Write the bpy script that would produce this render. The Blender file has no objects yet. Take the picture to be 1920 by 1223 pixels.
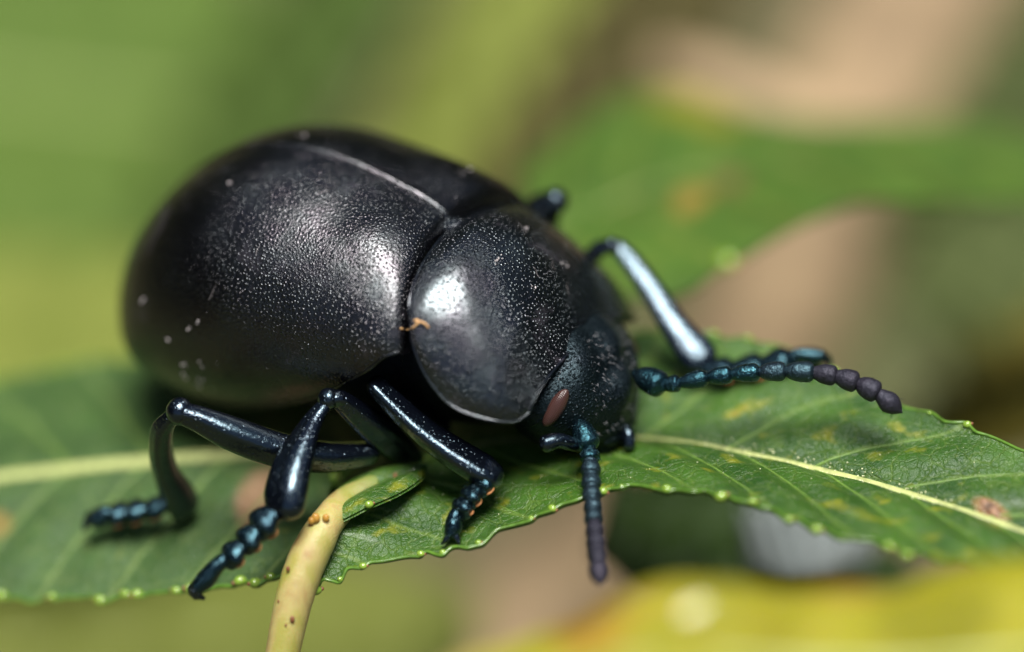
# Macro of a black leaf beetle on a serrated leaf.  1 Blender unit = 1 mm.
import bpy, math, random
import numpy as np
from mathutils import Vector, Matrix

rng = np.random.default_rng(7)
random.seed(7)
scene = bpy.context.scene
scene.unit_settings.scale_length = 0.001
col = scene.collection

# ------------------------------------------------------------------ camera
S = 80.0                      # photograph pixels (1920 wide) per millimetre in the plane of focus
DIST = 100.0
ELEV = math.radians(30.0)
FWD = np.array([0.0, math.cos(ELEV), -math.sin(ELEV)])
RIGHT = np.array([1.0, 0.0, 0.0])
UPC = np.array([0.0, math.sin(ELEV), math.cos(ELEV)])
CAM = -FWD * DIST
cd = bpy.data.cameras.new("camera")
cam = bpy.data.objects.new("camera", cd)
col.objects.link(cam)
cam.location = CAM
cam.rotation_euler = (math.radians(90.0) - ELEV, 0, 0)
cd.sensor_width = 36.0
cd.lens = 36.0 * DIST / (1920.0 / S)
cd.clip_start = 1.0
cd.clip_end = 60000.0
cd.dof.use_dof = True
cd.dof.focus_distance = DIST
APERTURE = 8.8               # mm, diameter of the lens opening
cd.dof.aperture_fstop = cd.lens * 1e-3 / APERTURE
scene.camera = cam

# ------------------------------------------------------------------ light
SUN = 0.02 * RIGHT + 0.68 * UPC - 0.70 * FWD
SUN = SUN / np.linalg.norm(SUN)
w = bpy.data.worlds.new("World")
scene.world = w
w.use_nodes = True
wn = w.node_tree
bg = wn.nodes["Background"]
sky = wn.nodes.new("ShaderNodeTexSky")
sky.sky_type = 'NISHITA'
sky.sun_disc = False
sky.sun_elevation = math.asin(SUN[2])
sky.sun_rotation = math.atan2(SUN[0], SUN[1])
sky.air_density = 1.0
sky.dust_density = 2.0
wn.links.new(sky.outputs[0], bg.inputs[0])
bg.inputs[1].default_value = 0.05
sl = bpy.data.lights.new("sun", 'SUN')
sl.energy = 5.0
sl.angle = math.radians(29.0)          # sun through thin bright cloud
sl.color = (1.0, 0.965, 0.91)
so = bpy.data.objects.new("sun", sl)
col.objects.link(so)
so.rotation_euler = Vector(SUN).to_track_quat('Z', 'Y').to_euler()
so.location = SUN * 400

vs = scene.view_settings
vs.view_transform = 'Standard'
vs.look = 'None'
vs.gamma = 1.0
vs.use_curve_mapping = False
vs.exposure = 0.58
scene.cycles.use_denoising = True
scene.cycles.max_bounces = 8
scene.cycles.sample_clamp_indirect = 6.0


# ------------------------------------------------------------------ helpers
def P(px, py, d=0.0):
    """photograph pixel + depth behind the focal plane (in pixel units) -> world point"""
    D = d / S
    k = (DIST + D) / DIST
    return CAM + FWD * (DIST + D) + RIGHT * ((px - 960.0) / S * k) - UPC * ((py - 611.5) / S * k)


def cr(points, n):
    """Catmull-Rom through rows of any width, resampled at n even chord-length steps"""
    p = np.asarray(points, float)
    k = len(p)
    t = np.zeros(k)
    for i in range(1, k):
        t[i] = t[i - 1] + max(1e-6, np.linalg.norm(p[i, :3] - p[i - 1, :3]) if p.shape[1] >= 3 else abs(p[i, 0] - p[i - 1, 0]))
    return cr_at(p, t, np.linspace(0, t[-1], n))


def cr_at(p, t, q):
    p = np.asarray(p, float)
    t = np.asarray(t, float)
    m = np.zeros_like(p)
    m[1:-1] = (p[2:] - p[:-2]) / (t[2:] - t[:-2])[:, None]
    m[0] = (p[1] - p[0]) / (t[1] - t[0])
    m[-1] = (p[-1] - p[-2]) / (t[-1] - t[-2])
    i = np.clip(np.searchsorted(t, q) - 1, 0, len(t) - 2)
    h = (t[i + 1] - t[i])[:, None]
    x = ((q - t[i])[:, None]) / h
    return ((2 * x**3 - 3 * x**2 + 1) * p[i] + (x**3 - 2 * x**2 + x) * h * m[i]
            + (-2 * x**3 + 3 * x**2) * p[i + 1] + (x**3 - x**2) * h * m[i + 1])


def keys(ks, q):
    """smooth 1-D key-frame curve"""
    a = np.asarray(ks, float)
    return cr_at(a[:, 1:2], a[:, 0], np.asarray(q, float))[:, 0]


class MB:
    """collects geometry for ONE mesh object"""
    def __init__(self):
        self.v, self.f, self.uv, self.n = [], [], [], 0

    def add(self, verts, faces, uv=None):
        verts = np.asarray(verts, float).reshape(-1, 3)
        self.v.append(verts)
        self.f += [tuple(int(i) + self.n for i in f) for f in faces]
        self.uv.append(np.zeros((len(verts), 2)) if uv is None else np.asarray(uv, float).reshape(-1, 2))
        self.n += len(verts)
        return self

    def grid(self, g, uv=None, wrap=False, flip=False):
        g = np.asarray(g, float)
        a, b = g.shape[:2]
        fs = []
        for i in range(a - 1):
            for j in range(b if wrap else b - 1):
                k = (j + 1) % b
                q = (i * b + j, i * b + k, (i + 1) * b + k, (i + 1) * b + j)
                fs.append(q[::-1] if flip else q)
        return self.add(g.reshape(-1, 3), fs, uv)

    def tube(self, pts, n=16, steps=None, flat=1.0, up=None, bump=0.0, keel=0.0):
        """rows x,y,z,r ; rounded ends"""
        p = np.asarray(pts, float)
        steps = steps or max(8, 5 * len(p))
        c = cr(p, steps)
        r = np.maximum(c[:, 3], 1e-3)
        c = c[:, :3]
        t = np.gradient(c, axis=0)
        t /= np.linalg.norm(t, axis=1)[:, None] + 1e-9
        ref = np.array([0.3, 0.2, 1.0]) if up is None else np.asarray(up, float)
        a = np.cross(t[0], ref)
        a /= np.linalg.norm(a)
        rows = []
        ang = np.linspace(0, 2 * math.pi, n, endpoint=False)

        def ring(cc, tt, aa, rr):
            bb = np.cross(tt, aa)
            rr = rr * (1 + keel * (np.cos(3 * ang + 0.6) + 0.5 * np.cos(5 * ang + 2.0)))[:, None]
            return cc + rr * (np.cos(ang)[:, None] * aa + np.sin(ang)[:, None] * bb * flat)
        aa = a
        frames = []
        for i in range(steps):
            aa = aa - t[i] * np.dot(aa, t[i])
            aa /= np.linalg.norm(aa)
            frames.append(aa.copy())
        for k in (0.05, 0.45, 0.75, 0.93):
            z = math.sqrt(1 - k * k) * 0.8
            rows.append(ring(c[0] - t[0] * r[0] * z, t[0], frames[0], r[0] * k))
        for i in range(steps):
            rr = r[i] * (1 + (bump * (rng.random() - 0.5) if bump else 0))
            rows.append(ring(c[i], t[i], frames[i], rr))
        for k in (0.93, 0.75, 0.45, 0.05):
            z = math.sqrt(1 - k * k) * 0.8
            rows.append(ring(c[-1] + t[-1] * r[-1] * z, t[-1], frames[-1], r[-1] * k))
        g = np.array(rows)
        uv = np.stack(np.broadcast_arrays(np.linspace(0, 1, len(rows))[:, None], (ang / (2 * math.pi))[None, :]), -1)
        return self.grid(g, uv, wrap=True)

    def ball(self, c, axes, nu=20, nv=12):
        """ellipsoid; axes = three scaled axis vectors"""
        c = np.asarray(c, float)
        A = np.asarray(axes, float)
        th = np.linspace(0.02, math.pi - 0.02, nv)
        ph = np.linspace(0, 2 * math.pi, nu, endpoint=False)
        T, Q = np.meshgrid(th, ph, indexing='ij')
        g = (c + np.sin(T)[..., None] * np.cos(Q)[..., None] * A[0]
             + np.sin(T)[..., None] * np.sin(Q)[..., None] * A[1] + np.cos(T)[..., None] * A[2])
        l0, l1 = np.linalg.norm(A[0]), np.linalg.norm(A[1])
        uv = np.stack([np.sin(T) * np.cos(Q) * l0, np.sin(T) * np.sin(Q) * l1], -1)
        return self.grid(g, uv, wrap=True)

    def cone(self, a, b, r, n=3):
        a, b = np.asarray(a, float), np.asarray(b, float)
        t = b - a
        L = np.linalg.norm(t) + 1e-9
        t = t / L
        s = np.cross(t, [0.31, 0.22, 0.92])
        s /= np.linalg.norm(s)
        q = np.cross(t, s)
        vs = [a + r * (math.cos(2 * math.pi * i / n) * s + math.sin(2 * math.pi * i / n) * q) for i in range(n)] + [b]
        return self.add(vs, [(i, (i + 1) % n, n) for i in range(n)])

    def mesh(self, name, off=(0, 0, 0)):
        v = np.concatenate(self.v) - np.asarray(off, float)
        me = bpy.data.meshes.new(name)
        me.from_pydata(v.tolist(), [], self.f)
        uv = np.concatenate(self.uv)
        lay = me.uv_layers.new(name="UVMap")
        li = np.zeros(len(me.loops), dtype=np.int32)
        me.loops.foreach_get("vertex_index", li)
        lay.data.foreach_set("uv", uv[li].astype(np.float32).ravel())
        me.polygons.foreach_set("use_smooth", [True] * len(me.polygons))
        me.update()
        return me

    def build(self, name, material, parent=None, subsurf=0):
        base = np.array(parent["_w"]) if parent is not None else None
        if base is None:
            v = np.concatenate(self.v)
            base0 = np.array([v[:, 0].mean(), v[:, 1].mean(), v[:, 2].min()])
            o = bpy.data.objects.new(name, self.mesh(name, base0))
            o.location = base0
            o["_w"] = base0.tolist()
        else:
            o = bpy.data.objects.new(name, self.mesh(name, base))
            o.parent = parent
            o["_w"] = base.tolist()          # children share the root's space
        o.data.materials.append(material)
        col.objects.link(o)
        if subsurf:
            m = o.modifiers.new("subdivision", 'SUBSURF')
            m.levels = m.render_levels = subsurf
        return o


def arc_uv(g, ref):
    """unwrap a grid by arc length (mm), measured from column ref"""
    g = np.asarray(g)
    du = np.linalg.norm(np.diff(g, axis=1), axis=2)
    u = np.concatenate([np.zeros((len(g), 1)), np.cumsum(du, 1)], 1)
    u = u - u[:, ref:ref + 1]
    dv = np.linalg.norm(np.diff(g[:, ref], axis=0), axis=1)
    v = np.concatenate([[0], np.cumsum(dv)])[:, None] + np.zeros_like(u)
    return np.stack([u, v], -1)


def copy_at(src, name, parent, loc, scale=1.0, rot=None):
    """alike piece that shares src's mesh data, placed at world loc under parent"""
    o = bpy.data.objects.new(name, src)
    col.objects.link(o)
    o.parent = parent
    o.location = np.asarray(loc) - np.array(parent["_w"])
    o.scale = (scale,) * 3 if np.isscalar(scale) else scale
    if rot is not None:
        o.rotation_euler = rot
    o["_w"] = list(parent["_w"])
    return o


def tag(o, label, cat, group=None):
    o["label"] = label
    o["category"] = cat
    if group:
        o["group"] = group
    return o


# ------------------------------------------------------------------ materials
def new_mat(name):
    m = bpy.data.materials.new(name)
    m.use_nodes = True
    nt = m.node_tree
    return m, nt, nt.nodes["Principled BSDF"]


def N(nt, t, **kw):
    n = nt.nodes.new(t)
    for k, v in kw.items():
        if k.startswith("i_"):
            key = k[2:]
            n.inputs[int(key) if key.isdigit() else key.replace("_", " ")].default_value = v
        else:
            setattr(n, k, v)
    return n


def L(nt, a, b):
    nt.links.new(a, b)


def ramp(nt, fac, stops, interp='LINEAR'):
    r = N(nt, "ShaderNodeValToRGB")
    r.color_ramp.interpolation = interp
    while len(r.color_ramp.elements) < len(stops):
        r.color_ramp.elements.new(0.5)
    for e, (p, c) in zip(r.color_ramp.elements, stops):
        e.position = p
        e.color = c if len(c) == 4 else (*c, 1)
    if fac is not None:
        L(nt, fac, r.inputs[0])
    return r


def g3(v):
    return (v, v, v, 1)


def mixc(nt, fac, a, b, mode='MIX'):
    m = N(nt, "ShaderNodeMix", data_type='RGBA', blend_type=mode)
    if hasattr(fac, "links"):
        L(nt, fac, m.inputs[0])
    else:
        m.inputs[0].default_value = fac
    for s, x in ((6, a), (7, b)):
        if hasattr(x, "links"):
            L(nt, x, m.inputs[s])
        else:
            m.inputs[s].default_value = x if len(x) == 4 else (*x, 1)
    return m.outputs[2]


def math_(nt, op, a, b=None, c=None):
    m = N(nt, "ShaderNodeMath", operation=op)
    for i, x in enumerate((a, b, c)):
        if x is None:
            continue
        if hasattr(x, "links"):
            L(nt, x, m.inputs[i])
        else:
            m.inputs[i].default_value = x
    return m.outputs[0]


def shell_mat(name, pit_scale=6.5, pit=0.03, wrinkle=0.05, base=(0.006, 0.007, 0.010), tint=(0.70, 0.84, 1.0),
              rough=0.40, coat=0.35, coat_rough=0.2, spec=0.75, wr_scale=9.0, metallic=0.0, flat=False, dust=0.0):
    m, nt, b = new_mat(name)
    tc = N(nt, "ShaderNodeTexCoord")
    src = tc.outputs["UV"] if flat else tc.outputs["Object"]
    dim = '2D' if flat else '3D'
    vo = N(nt, "ShaderNodeTexVoronoi", voronoi_dimensions=dim, i_Scale=pit_scale, i_Randomness=0.8)
    L(nt, src, vo.inputs["Vector"])
    # round pits of uneven size
    vc = N(nt, "ShaderNodeSeparateColor")
    L(nt, vo.outputs["Color"], vc.inputs[0])
    size = math_(nt, 'MULTIPLY_ADD', vc.outputs[0], 0.14, 0.17)
    rel = math_(nt, 'DIVIDE', vo.outputs["Distance"], size)
    mr = N(nt, "ShaderNodeMapRange", interpolation_type='SMOOTHSTEP')
    L(nt, rel, mr.inputs[0])
    mr.inputs[1].default_value = 0.25
    mr.inputs[2].default_value = 1.25
    # fine pits between
    vo2 = N(nt, "ShaderNodeTexVoronoi", voronoi_dimensions=dim, i_Scale=pit_scale * 2.3)
    L(nt, src, vo2.inputs["Vector"])
    mr2 = N(nt, "ShaderNodeMapRange", interpolation_type='SMOOTHSTEP')
    L(nt, vo2.outputs["Distance"], mr2.inputs[0])
    mr2.inputs[1].default_value = 0.0
    mr2.inputs[2].default_value = 0.28
    h0 = math_(nt, 'MULTIPLY_ADD', mr2.outputs[0], 0.25, mr.outputs[0])
    dz = N(nt, "ShaderNodeTexNoise", i_Scale=0.8, i_Detail=2.0)
    L(nt, tc.outputs["Object"], dz.inputs["Vector"])
    h0 = math_(nt, 'MULTIPLY', h0, math_(nt, 'MULTIPLY_ADD', dz.outputs["Fac"], 1.8, 0.1))      # pits deeper here, shallower there
    b1 = N(nt, "ShaderNodeBump", i_Strength=1.0, i_Distance=pit)
    L(nt, h0, b1.inputs["Height"])
    nz = N(nt, "ShaderNodeTexNoise", i_Scale=wr_scale, i_Detail=3.0, i_Roughness=0.6)
    L(nt, tc.outputs["Object"], nz.inputs["Vector"])
    b2 = N(nt, "ShaderNodeBump", i_Strength=1.0, i_Distance=wrinkle)
    L(nt, nz.outputs["Fac"], b2.inputs["Height"])
    L(nt, b1.outputs[0], b2.inputs["Normal"])
    L(nt, b2.outputs[0], b.inputs["Normal"])
    L(nt, b2.outputs[0], b.inputs["Coat Normal"])
    # patchy dust film / purple and teal interference
    pz = N(nt, "ShaderNodeTexNoise", i_Scale=1.1, i_Detail=5.0, i_Roughness=0.6)
    L(nt, tc.outputs["Object"], pz.inputs["Vector"])
    tn = ramp(nt, pz.outputs["Fac"], [(0.36, (tint[0] * 1.05, tint[1] * 0.95, tint[2])), (0.50, tint), (0.64, (tint[0] * 0.92, tint[1] * 1.0, tint[2] * 1.0))])
    L(nt, tn.outputs[0], b.inputs["Specular Tint"])
    rr = N(nt, "ShaderNodeMapRange")
    L(nt, pz.outputs["Fac"], rr.inputs[0])
    rr.inputs[1].default_value = 0.3
    rr.inputs[2].default_value = 0.7
    rr.inputs[3].default_value = rough - 0.06
    rr.inputs[4].default_value = rough + 0.09
    L(nt, rr.outputs[0], b.inputs["Roughness"])
    b.inputs["Base Color"].default_value = (*base, 1)
    if dust:                                            # smears of dried dust
        d1 = N(nt, "ShaderNodeTexNoise", i_Scale=0.75, i_Detail=7.0, i_Roughness=0.72, i_Distortion=0.6)
        L(nt, tc.outputs["Object"], d1.inputs["Vector"])
        dm = ramp(nt, d1.outputs["Fac"], [(0.57, g3(0)), (0.72, g3(dust))])
        L(nt, mixc(nt, dm.outputs[0], base, (0.050, 0.044, 0.056)), b.inputs["Base Color"])
    b.inputs["Metallic"].default_value = metallic
    b.inputs["Specular IOR Level"].default_value = spec
    b.inputs["IOR"].default_value = 1.6
    b.inputs["Coat Weight"].default_value = coat
    b.inputs["Coat Roughness"].default_value = coat_rough
    b.inputs["Coat IOR"].default_value = 1.6
    return m


M = {}
M['elytra'] = shell_mat('elytra_cuticle', 9.2, 0.010, 0.015, base=(0.001, 0.001, 0.0016), tint=(0.92, 0.94, 1.0), rough=0.21, coat=0.05, coat_rough=0.40, spec=0.66, dust=0.5, wr_scale=13.0, flat=True)
M['pronotum'] = shell_mat('pronotum_cuticle', 8.6, 0.017, 0.007, base=(0.001, 0.0016, 0.0028), tint=(0.84, 0.93, 1.0), rough=0.235, coat=0.05, coat_rough=0.38, spec=0.80, dust=0.7, wr_scale=7.0, flat=True)
M['head'] = shell_mat('head_cuticle', 9.0, 0.022, 0.03, base=(0.0015, 0.003, 0.004), tint=(0.60, 0.86, 1.0), rough=0.36, coat=0.0, coat_rough=0.25, spec=0.22, flat=True)
M['under'] = shell_mat('underside_cuticle', 6.0, 0.02, 0.05, base=(0.0012, 0.0012, 0.002), tint=(0.6, 0.75, 1.0), rough=0.5, coat=0.0, spec=0.2)
M['leg'] = shell_mat('leg_cuticle', 9.0, 0.013, 0.014, base=(0.0015, 0.002, 0.004), tint=(0.42, 0.76, 1.0), rough=0.18, coat=0.45, coat_rough=0.12, spec=0.5)
M['tarsus'] = shell_mat('tarsus_cuticle', 12.0, 0.020, 0.030, base=(0.0015, 0.003, 0.005), tint=(0.25, 0.78, 1.0), rough=0.17, coat=0.2, coat_rough=0.10, spec=0.5)
M['antenna'] = shell_mat('antenna_cuticle', 16.0, 0.018, 0.040, base=(0.0015, 0.003, 0.005), tint=(0.22, 0.80, 1.0), rough=0.24, coat=0.12, coat_rough=0.12, spec=0.7)
M['mid'] = shell_mat('antenna_middle_cuticle', 18.0, 0.018, 0.040, base=(0.003, 0.004, 0.007), tint=(0.45, 0.82, 1.0), rough=0.40, coat=0.05, coat_rough=0.2, spec=0.7)
M['club'] = shell_mat('antenna_tip_cuticle', 22.0, 0.020, 0.04, base=(0.008, 0.007, 0.012), tint=(0.8, 0.8, 1.0), rough=0.55, coat=0.0, spec=0.45)


def simple(name, colr, rough=0.5, **kw):
    m, nt, b = new_mat(name)
    tc = N(nt, "ShaderNodeTexCoord")
    nz = N(nt, "ShaderNodeTexNoise", i_Scale=kw.get('scale', 6.0), i_Detail=4.0)
    L(nt, tc.outputs["Object"], nz.inputs["Vector"])
    v = kw.get('vary', 0.3)
    lo = tuple(c * (1 - v) for c in colr)
    hi = tuple(min(1, c * (1 + v)) for c in colr)
    L(nt, ramp(nt, nz.outputs["Fac"], [(0.3, lo), (0.7, hi)]).outputs[0], b.inputs["Base Color"])
    b.inputs["Roughness"].default_value = rough
    for k in ('Specular IOR Level', 'Subsurface Weight', 'Subsurface Scale', 'Transmission Weight', 'Coat Weight', 'Coat Roughness'):
        if k in kw:
            b.inputs[k].default_value = kw[k]
    if 'bump' in kw:
        bp = N(nt, "ShaderNodeBump", i_Strength=1.0, i_Distance=kw['bump'])
        L(nt, nz.outputs["Fac"], bp.inputs["Height"])
        L(nt, bp.outputs[0], b.inputs["Normal"])
    return m


M['pad'] = simple('tarsal_pad', (0.42, 0.18, 0.06), 0.7)
M['hair'] = simple('pale_bristle', (0.30, 0.30, 0.32), 0.35)
M['dust'] = simple('dust', (0.42, 0.38, 0.38), 0.8)
M['fibre'] = simple('dry_fibre', (0.62, 0.36, 0.15), 0.6)
M['pollen'] = simple('pale_grain', (0.66, 0.68, 0.42), 0.6)
M['gland'] = simple('leaf_gland', (0.20, 0.32, 0.04), 0.14, **{'Coat Weight': 0.6, 'Coat Roughness': 0.05})
M['gland_tip'] = simple('leaf_gland_tip', (0.20, 0.075, 0.035), 0.35)
M['gland_orange'] = simple('orange_gland', (0.42, 0.22, 0.04), 0.2)
M['gall'] = simple('leaf_gall', (0.20, 0.11, 0.06), 0.6, scale=5.0, vary=0.6, bump=0.08)
M['vein'] = simple('leaf_midrib', (0.36, 0.40, 0.15), 0.45, **{'Specular IOR Level': 0.4})
M['fine_vein'] = simple('leaf_side_vein', (0.11, 0.20, 0.035), 0.45, **{'Specular IOR Level': 0.4})
M['margin'] = simple('leaf_margin', (0.075, 0.16, 0.018), 0.25, **{'Coat Weight': 0.4, 'Coat Roughness': 0.1})
M['bark'] = simple('pale_dry_bark', (0.33, 0.235, 0.135), 0.85, scale=0.35, vary=0.35, bump=0.4)
M['twig'] = simple('green_twig', (0.16, 0.13, 0.05), 0.6, scale=1.0, bump=0.1)

# eye: packed facets
m, nt, b = new_mat('compound_eye')
tc = N(nt, "ShaderNodeTexCoord")
vo = N(nt, "ShaderNodeTexVoronoi", voronoi_dimensions='2D', i_Scale=22.0, i_Randomness=0.1)
L(nt, tc.outputs["UV"], vo.inputs["Vector"])
bp = N(nt, "ShaderNodeBump", i_Strength=1.0, i_Distance=0.012, invert=True)
L(nt, vo.outputs["Distance"], bp.inputs["Height"])
L(nt, bp.outputs[0], b.inputs["Normal"])
L(nt, ramp(nt, vo.outputs["Distance"], [(0.30, (0.060, 0.026, 0.022)), (0.60, (0.030, 0.014, 0.013))]).outputs[0], b.inputs["Base Color"])
b.inputs["Roughness"].default_value = 0.22
M['eye'] = m

# petiole: yellow-green, paler ridge, pinkish blush, tiny pits
m, nt, b = new_mat('petiole_skin')
tc = N(nt, "ShaderNodeTexCoord")
nz = N(nt, "ShaderNodeTexNoise", i_Scale=1.2, i_Detail=4.0)
mp = N(nt, "ShaderNodeMapping")
mp.inputs["Scale"].default_value = (1.6, 1.6, 0.45)
L(nt, tc.outputs["Object"], mp.inputs[0])
L(nt, mp.outputs[0], nz.inputs["Vector"])
c1 = ramp(nt, nz.outputs["Fac"], [(0.30, (0.33, 0.21, 0.08)), (0.48, (0.42, 0.35, 0.13)), (0.66, (0.33, 0.31, 0.07))])
vo = N(nt, "ShaderNodeTexVoronoi", i_Scale=1.5)
L(nt, tc.outputs["Object"], vo.inputs["Vector"])
sp = ramp(nt, vo.outputs["Distance"], [(0.012, g3(1)), (0.03, g3(0))])
ux = N(nt, "ShaderNodeSeparateXYZ")
L(nt, tc.outputs["UV"], ux.inputs[0])
gr_ = ramp(nt, ux.outputs[0], [(0.17, g3(1)), (0.36, g3(0))])       # the stalk turns green where it runs into the blade
cst = mixc(nt, sp.outputs[0], c1.outputs[0], (0.12, 0.06, 0.02))
L(nt, mixc(nt, gr_.outputs[0], cst, (0.10, 0.17, 0.03)), b.inputs["Base Color"])
b.inputs["Roughness"].default_value = 0.38
b.inputs["Subsurface Weight"].default_value = 0.25
b.inputs["Subsurface Scale"].default_value = 0.4
nf = N(nt, "ShaderNodeTexNoise", i_Scale=26.0, i_Detail=2.0)
L(nt, tc.outputs["Object"], nf.inputs["Vector"])
bp = N(nt, "ShaderNodeBump", i_Strength=1.0, i_Distance=0.02)
L(nt, nf.outputs["Fac"], bp.inputs["Height"])
L(nt, bp.outputs[0], b.inputs["Normal"])
M['petiole'] = m


def leaf_mat(name, dark, light, vein, spots=(0.50, 0.36, 0.03), spot_amt=0.5, rust=(0.30, 0.10, 0.02), nveins=11.0, slant=0.16,
             rough=0.40, transl=0.30, sheen=0.5, blotch=None, wax=0.0, glint_coat=None):
    m, nt, b = new_mat(name)
    tc = N(nt, "ShaderNodeTexCoord")
    uv = N(nt, "ShaderNodeSeparateXYZ")
    L(nt, tc.outputs["UV"], uv.inputs[0])
    s, v = uv.outputs[0], uv.outputs[1]
    av = math_(nt, 'ABSOLUTE', v)
    ob = tc.outputs["Object"]
    wob = N(nt, "ShaderNodeTexNoise", i_Scale=0.9, i_Detail=3.0)
    L(nt, ob, wob.inputs["Vector"])
    wv = math_(nt, 'MULTIPLY_ADD', wob.outputs["Fac"], 0.030, -0.015)
    ph = math_(nt, 'SUBTRACT', s, math_(nt, 'MULTIPLY', math_(nt, 'POWER', av, 0.85), slant))
    ph = math_(nt, 'MULTIPLY', math_(nt, 'ADD', ph, wv), nveins)
    tri = math_(nt, 'PINGPONG', ph, 0.5)                       # 0 on a side vein
    vm = N(nt, "ShaderNodeMapRange", interpolation_type='SMOOTHSTEP')
    L(nt, tri, vm.inputs[0])
    vm.inputs[1].default_value = 0.0
    vm.inputs[2].default_value = 0.065
    vm.inputs[3].default_value = 1.0
    vm.inputs[4].default_value = 0.0
    side = vm.outputs[0]
    # net of small veins
    vo = N(nt, "ShaderNodeTexVoronoi", feature='DISTANCE_TO_EDGE', i_Scale=1.5)
    wz = N(nt, "ShaderNodeTexNoise", i_Scale=2.6, i_Detail=2.0)
    L(nt, ob, wz.inputs["Vector"])
    wadd = N(nt, "ShaderNodeMixRGB", blend_type='ADD')
    wadd.inputs[0].default_value = 0.35
    L(nt, ob, wadd.inputs[1])
    L(nt, wz.outputs["Color"], wadd.inputs[2])
    L(nt, wadd.outputs[0], vo.inputs["Vector"])
    net = ramp(nt, vo.outputs["Distance"], [(0.0, g3(1)), (0.045, g3(0))])
    vo3 = N(nt, "ShaderNodeTexVoronoi", feature='DISTANCE_TO_EDGE', i_Scale=5.0)
    L(nt, wadd.outputs[0], vo3.inputs["Vector"])
    net3 = ramp(nt, vo3.outputs["Distance"], [(0.0, g3(1)), (0.10, g3(0))])
    big = N(nt, "ShaderNodeTexNoise", i_Scale=0.55, i_Detail=5.0, i_Roughness=0.6)
    L(nt, ob, big.inputs["Vector"])
    c = ramp(nt, big.outputs["Fac"], [(0.32, dark), (0.68, light)]).outputs[0]
    c = mixc(nt, math_(nt, 'MULTIPLY', net3.outputs[0], 0.16), c, vein)
    c = mixc(nt, math_(nt, 'MULTIPLY', net.outputs[0], 0.30), c, vein)
    c = mixc(nt, math_(nt, 'MULTIPLY', side, 0.45), c, vein)
    # yellow mottles and rusty flecks (leaf disease), stretched along the blade
    if spot_amt > 0:
        mp = N(nt, "ShaderNodeMapping")
        mp.inputs["Scale"].default_value = (1.15, 1.6, 1.6)
        L(nt, ob, mp.inputs[0])
        sn = N(nt, "ShaderNodeTexNoise", i_Scale=1.05, i_Detail=3.0, i_Roughness=0.5)
        L(nt, mp.outputs[0], sn.inputs["Vector"])
        lo = 0.70 - 0.12 * spot_amt
        sm = ramp(nt, sn.outputs["Fac"], [(lo, g3(0)), (lo + 0.13, g3(1))])
        c = mixc(nt, math_(nt, 'MULTIPLY', sm.outputs[0], 0.8), c, spots)
        rm = ramp(nt, sn.outputs["Fac"], [(lo + 0.13, g3(0)), (lo + 0.18, g3(1))])
        c = mixc(nt, math_(nt, 'MULTIPLY', rm.outputs[0], 0.35), c, rust)
    if blotch:
        for (bs, bvv, rs, rv, bc, amt) in blotch:      # shaped discoloured patch at a place on the blade
            ds = math_(nt, 'DIVIDE', math_(nt, 'SUBTRACT', s, bs), rs)
            dv = math_(nt, 'DIVIDE', math_(nt, 'SUBTRACT', v, bvv), rv)
            d2 = math_(nt, 'ADD', math_(nt, 'MULTIPLY', ds, ds), math_(nt, 'MULTIPLY', dv, dv))
            d2 = math_(nt, 'MULTIPLY_ADD', big.outputs["Fac"], 1.2, math_(nt, 'ADD', d2, -0.6))
            bm = ramp(nt, d2, [(0.35, g3(1)), (1.0, g3(0))])
            c = mixc(nt, math_(nt, 'MULTIPLY', bm.outputs[0], amt), c, bc)
    L(nt, c, b.inputs["Base Color"])
    # relief
    hb = math_(nt, 'MULTIPLY_ADD', net.outputs[0], -0.6, math_(nt, 'MULTIPLY', net3.outputs[0], -0.45))
    fine = N(nt, "ShaderNodeTexNoise", i_Scale=22.0, i_Detail=3.0, i_Roughness=0.65)
    L(nt, ob, fine.inputs["Vector"])
    hb = math_(nt, 'MULTIPLY_ADD', fine.outputs["Fac"], 0.9, hb)
    bp = N(nt, "ShaderNodeBump", i_Strength=1.0, i_Distance=0.030)
    L(nt, hb, bp.inputs["Height"])
    L(nt, bp.outputs[0], b.inputs["Normal"])
    rr = N(nt, "ShaderNodeMapRange")
    L(nt, fine.outputs["Fac"], rr.inputs[0])
    rr.inputs[1].default_value = 0.3
    rr.inputs[2].default_value = 0.7
    rr.inputs[3].default_value = rough - 0.08
    rr.inputs[4].default_value = rough + 0.12
    L(nt, rr.outputs[0], b.inputs["Roughness"])
    b.inputs["Specular IOR Level"].default_value = sheen
    b.inputs["Coat Weight"].default_value = wax
    if glint_coat:                                            # clear-coat patch added to make a glint on the blade
        ds = math_(nt, 'DIVIDE', math_(nt, 'SUBTRACT', s, glint_coat[0]), glint_coat[2])
        dv = math_(nt, 'DIVIDE', math_(nt, 'SUBTRACT', v, glint_coat[1]), glint_coat[3])
        d2 = math_(nt, 'ADD', math_(nt, 'MULTIPLY', ds, ds), math_(nt, 'MULTIPLY', dv, dv))
        L(nt, ramp(nt, d2, [(0.8, g3(1)), (1.1, g3(wax))]).outputs[0], b.inputs["Coat Weight"])
    b.inputs["Coat Roughness"].default_value = 0.14
    tr = N(nt, "ShaderNodeBsdfTranslucent")
    L(nt, mixc(nt, 1.0, c, (1.0, 1.15, 0.5), 'MULTIPLY'), tr.inputs[0])
    mx = N(nt, "ShaderNodeMixShader")
    mx.inputs[0].default_value = transl
    out = nt.nodes["Material Output"]
    L(nt, b.outputs[0], mx.inputs[1])
    L(nt, tr.outputs[0], mx.inputs[2])
    L(nt, mx.outputs[0], out.inputs[0])
    return m


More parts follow.
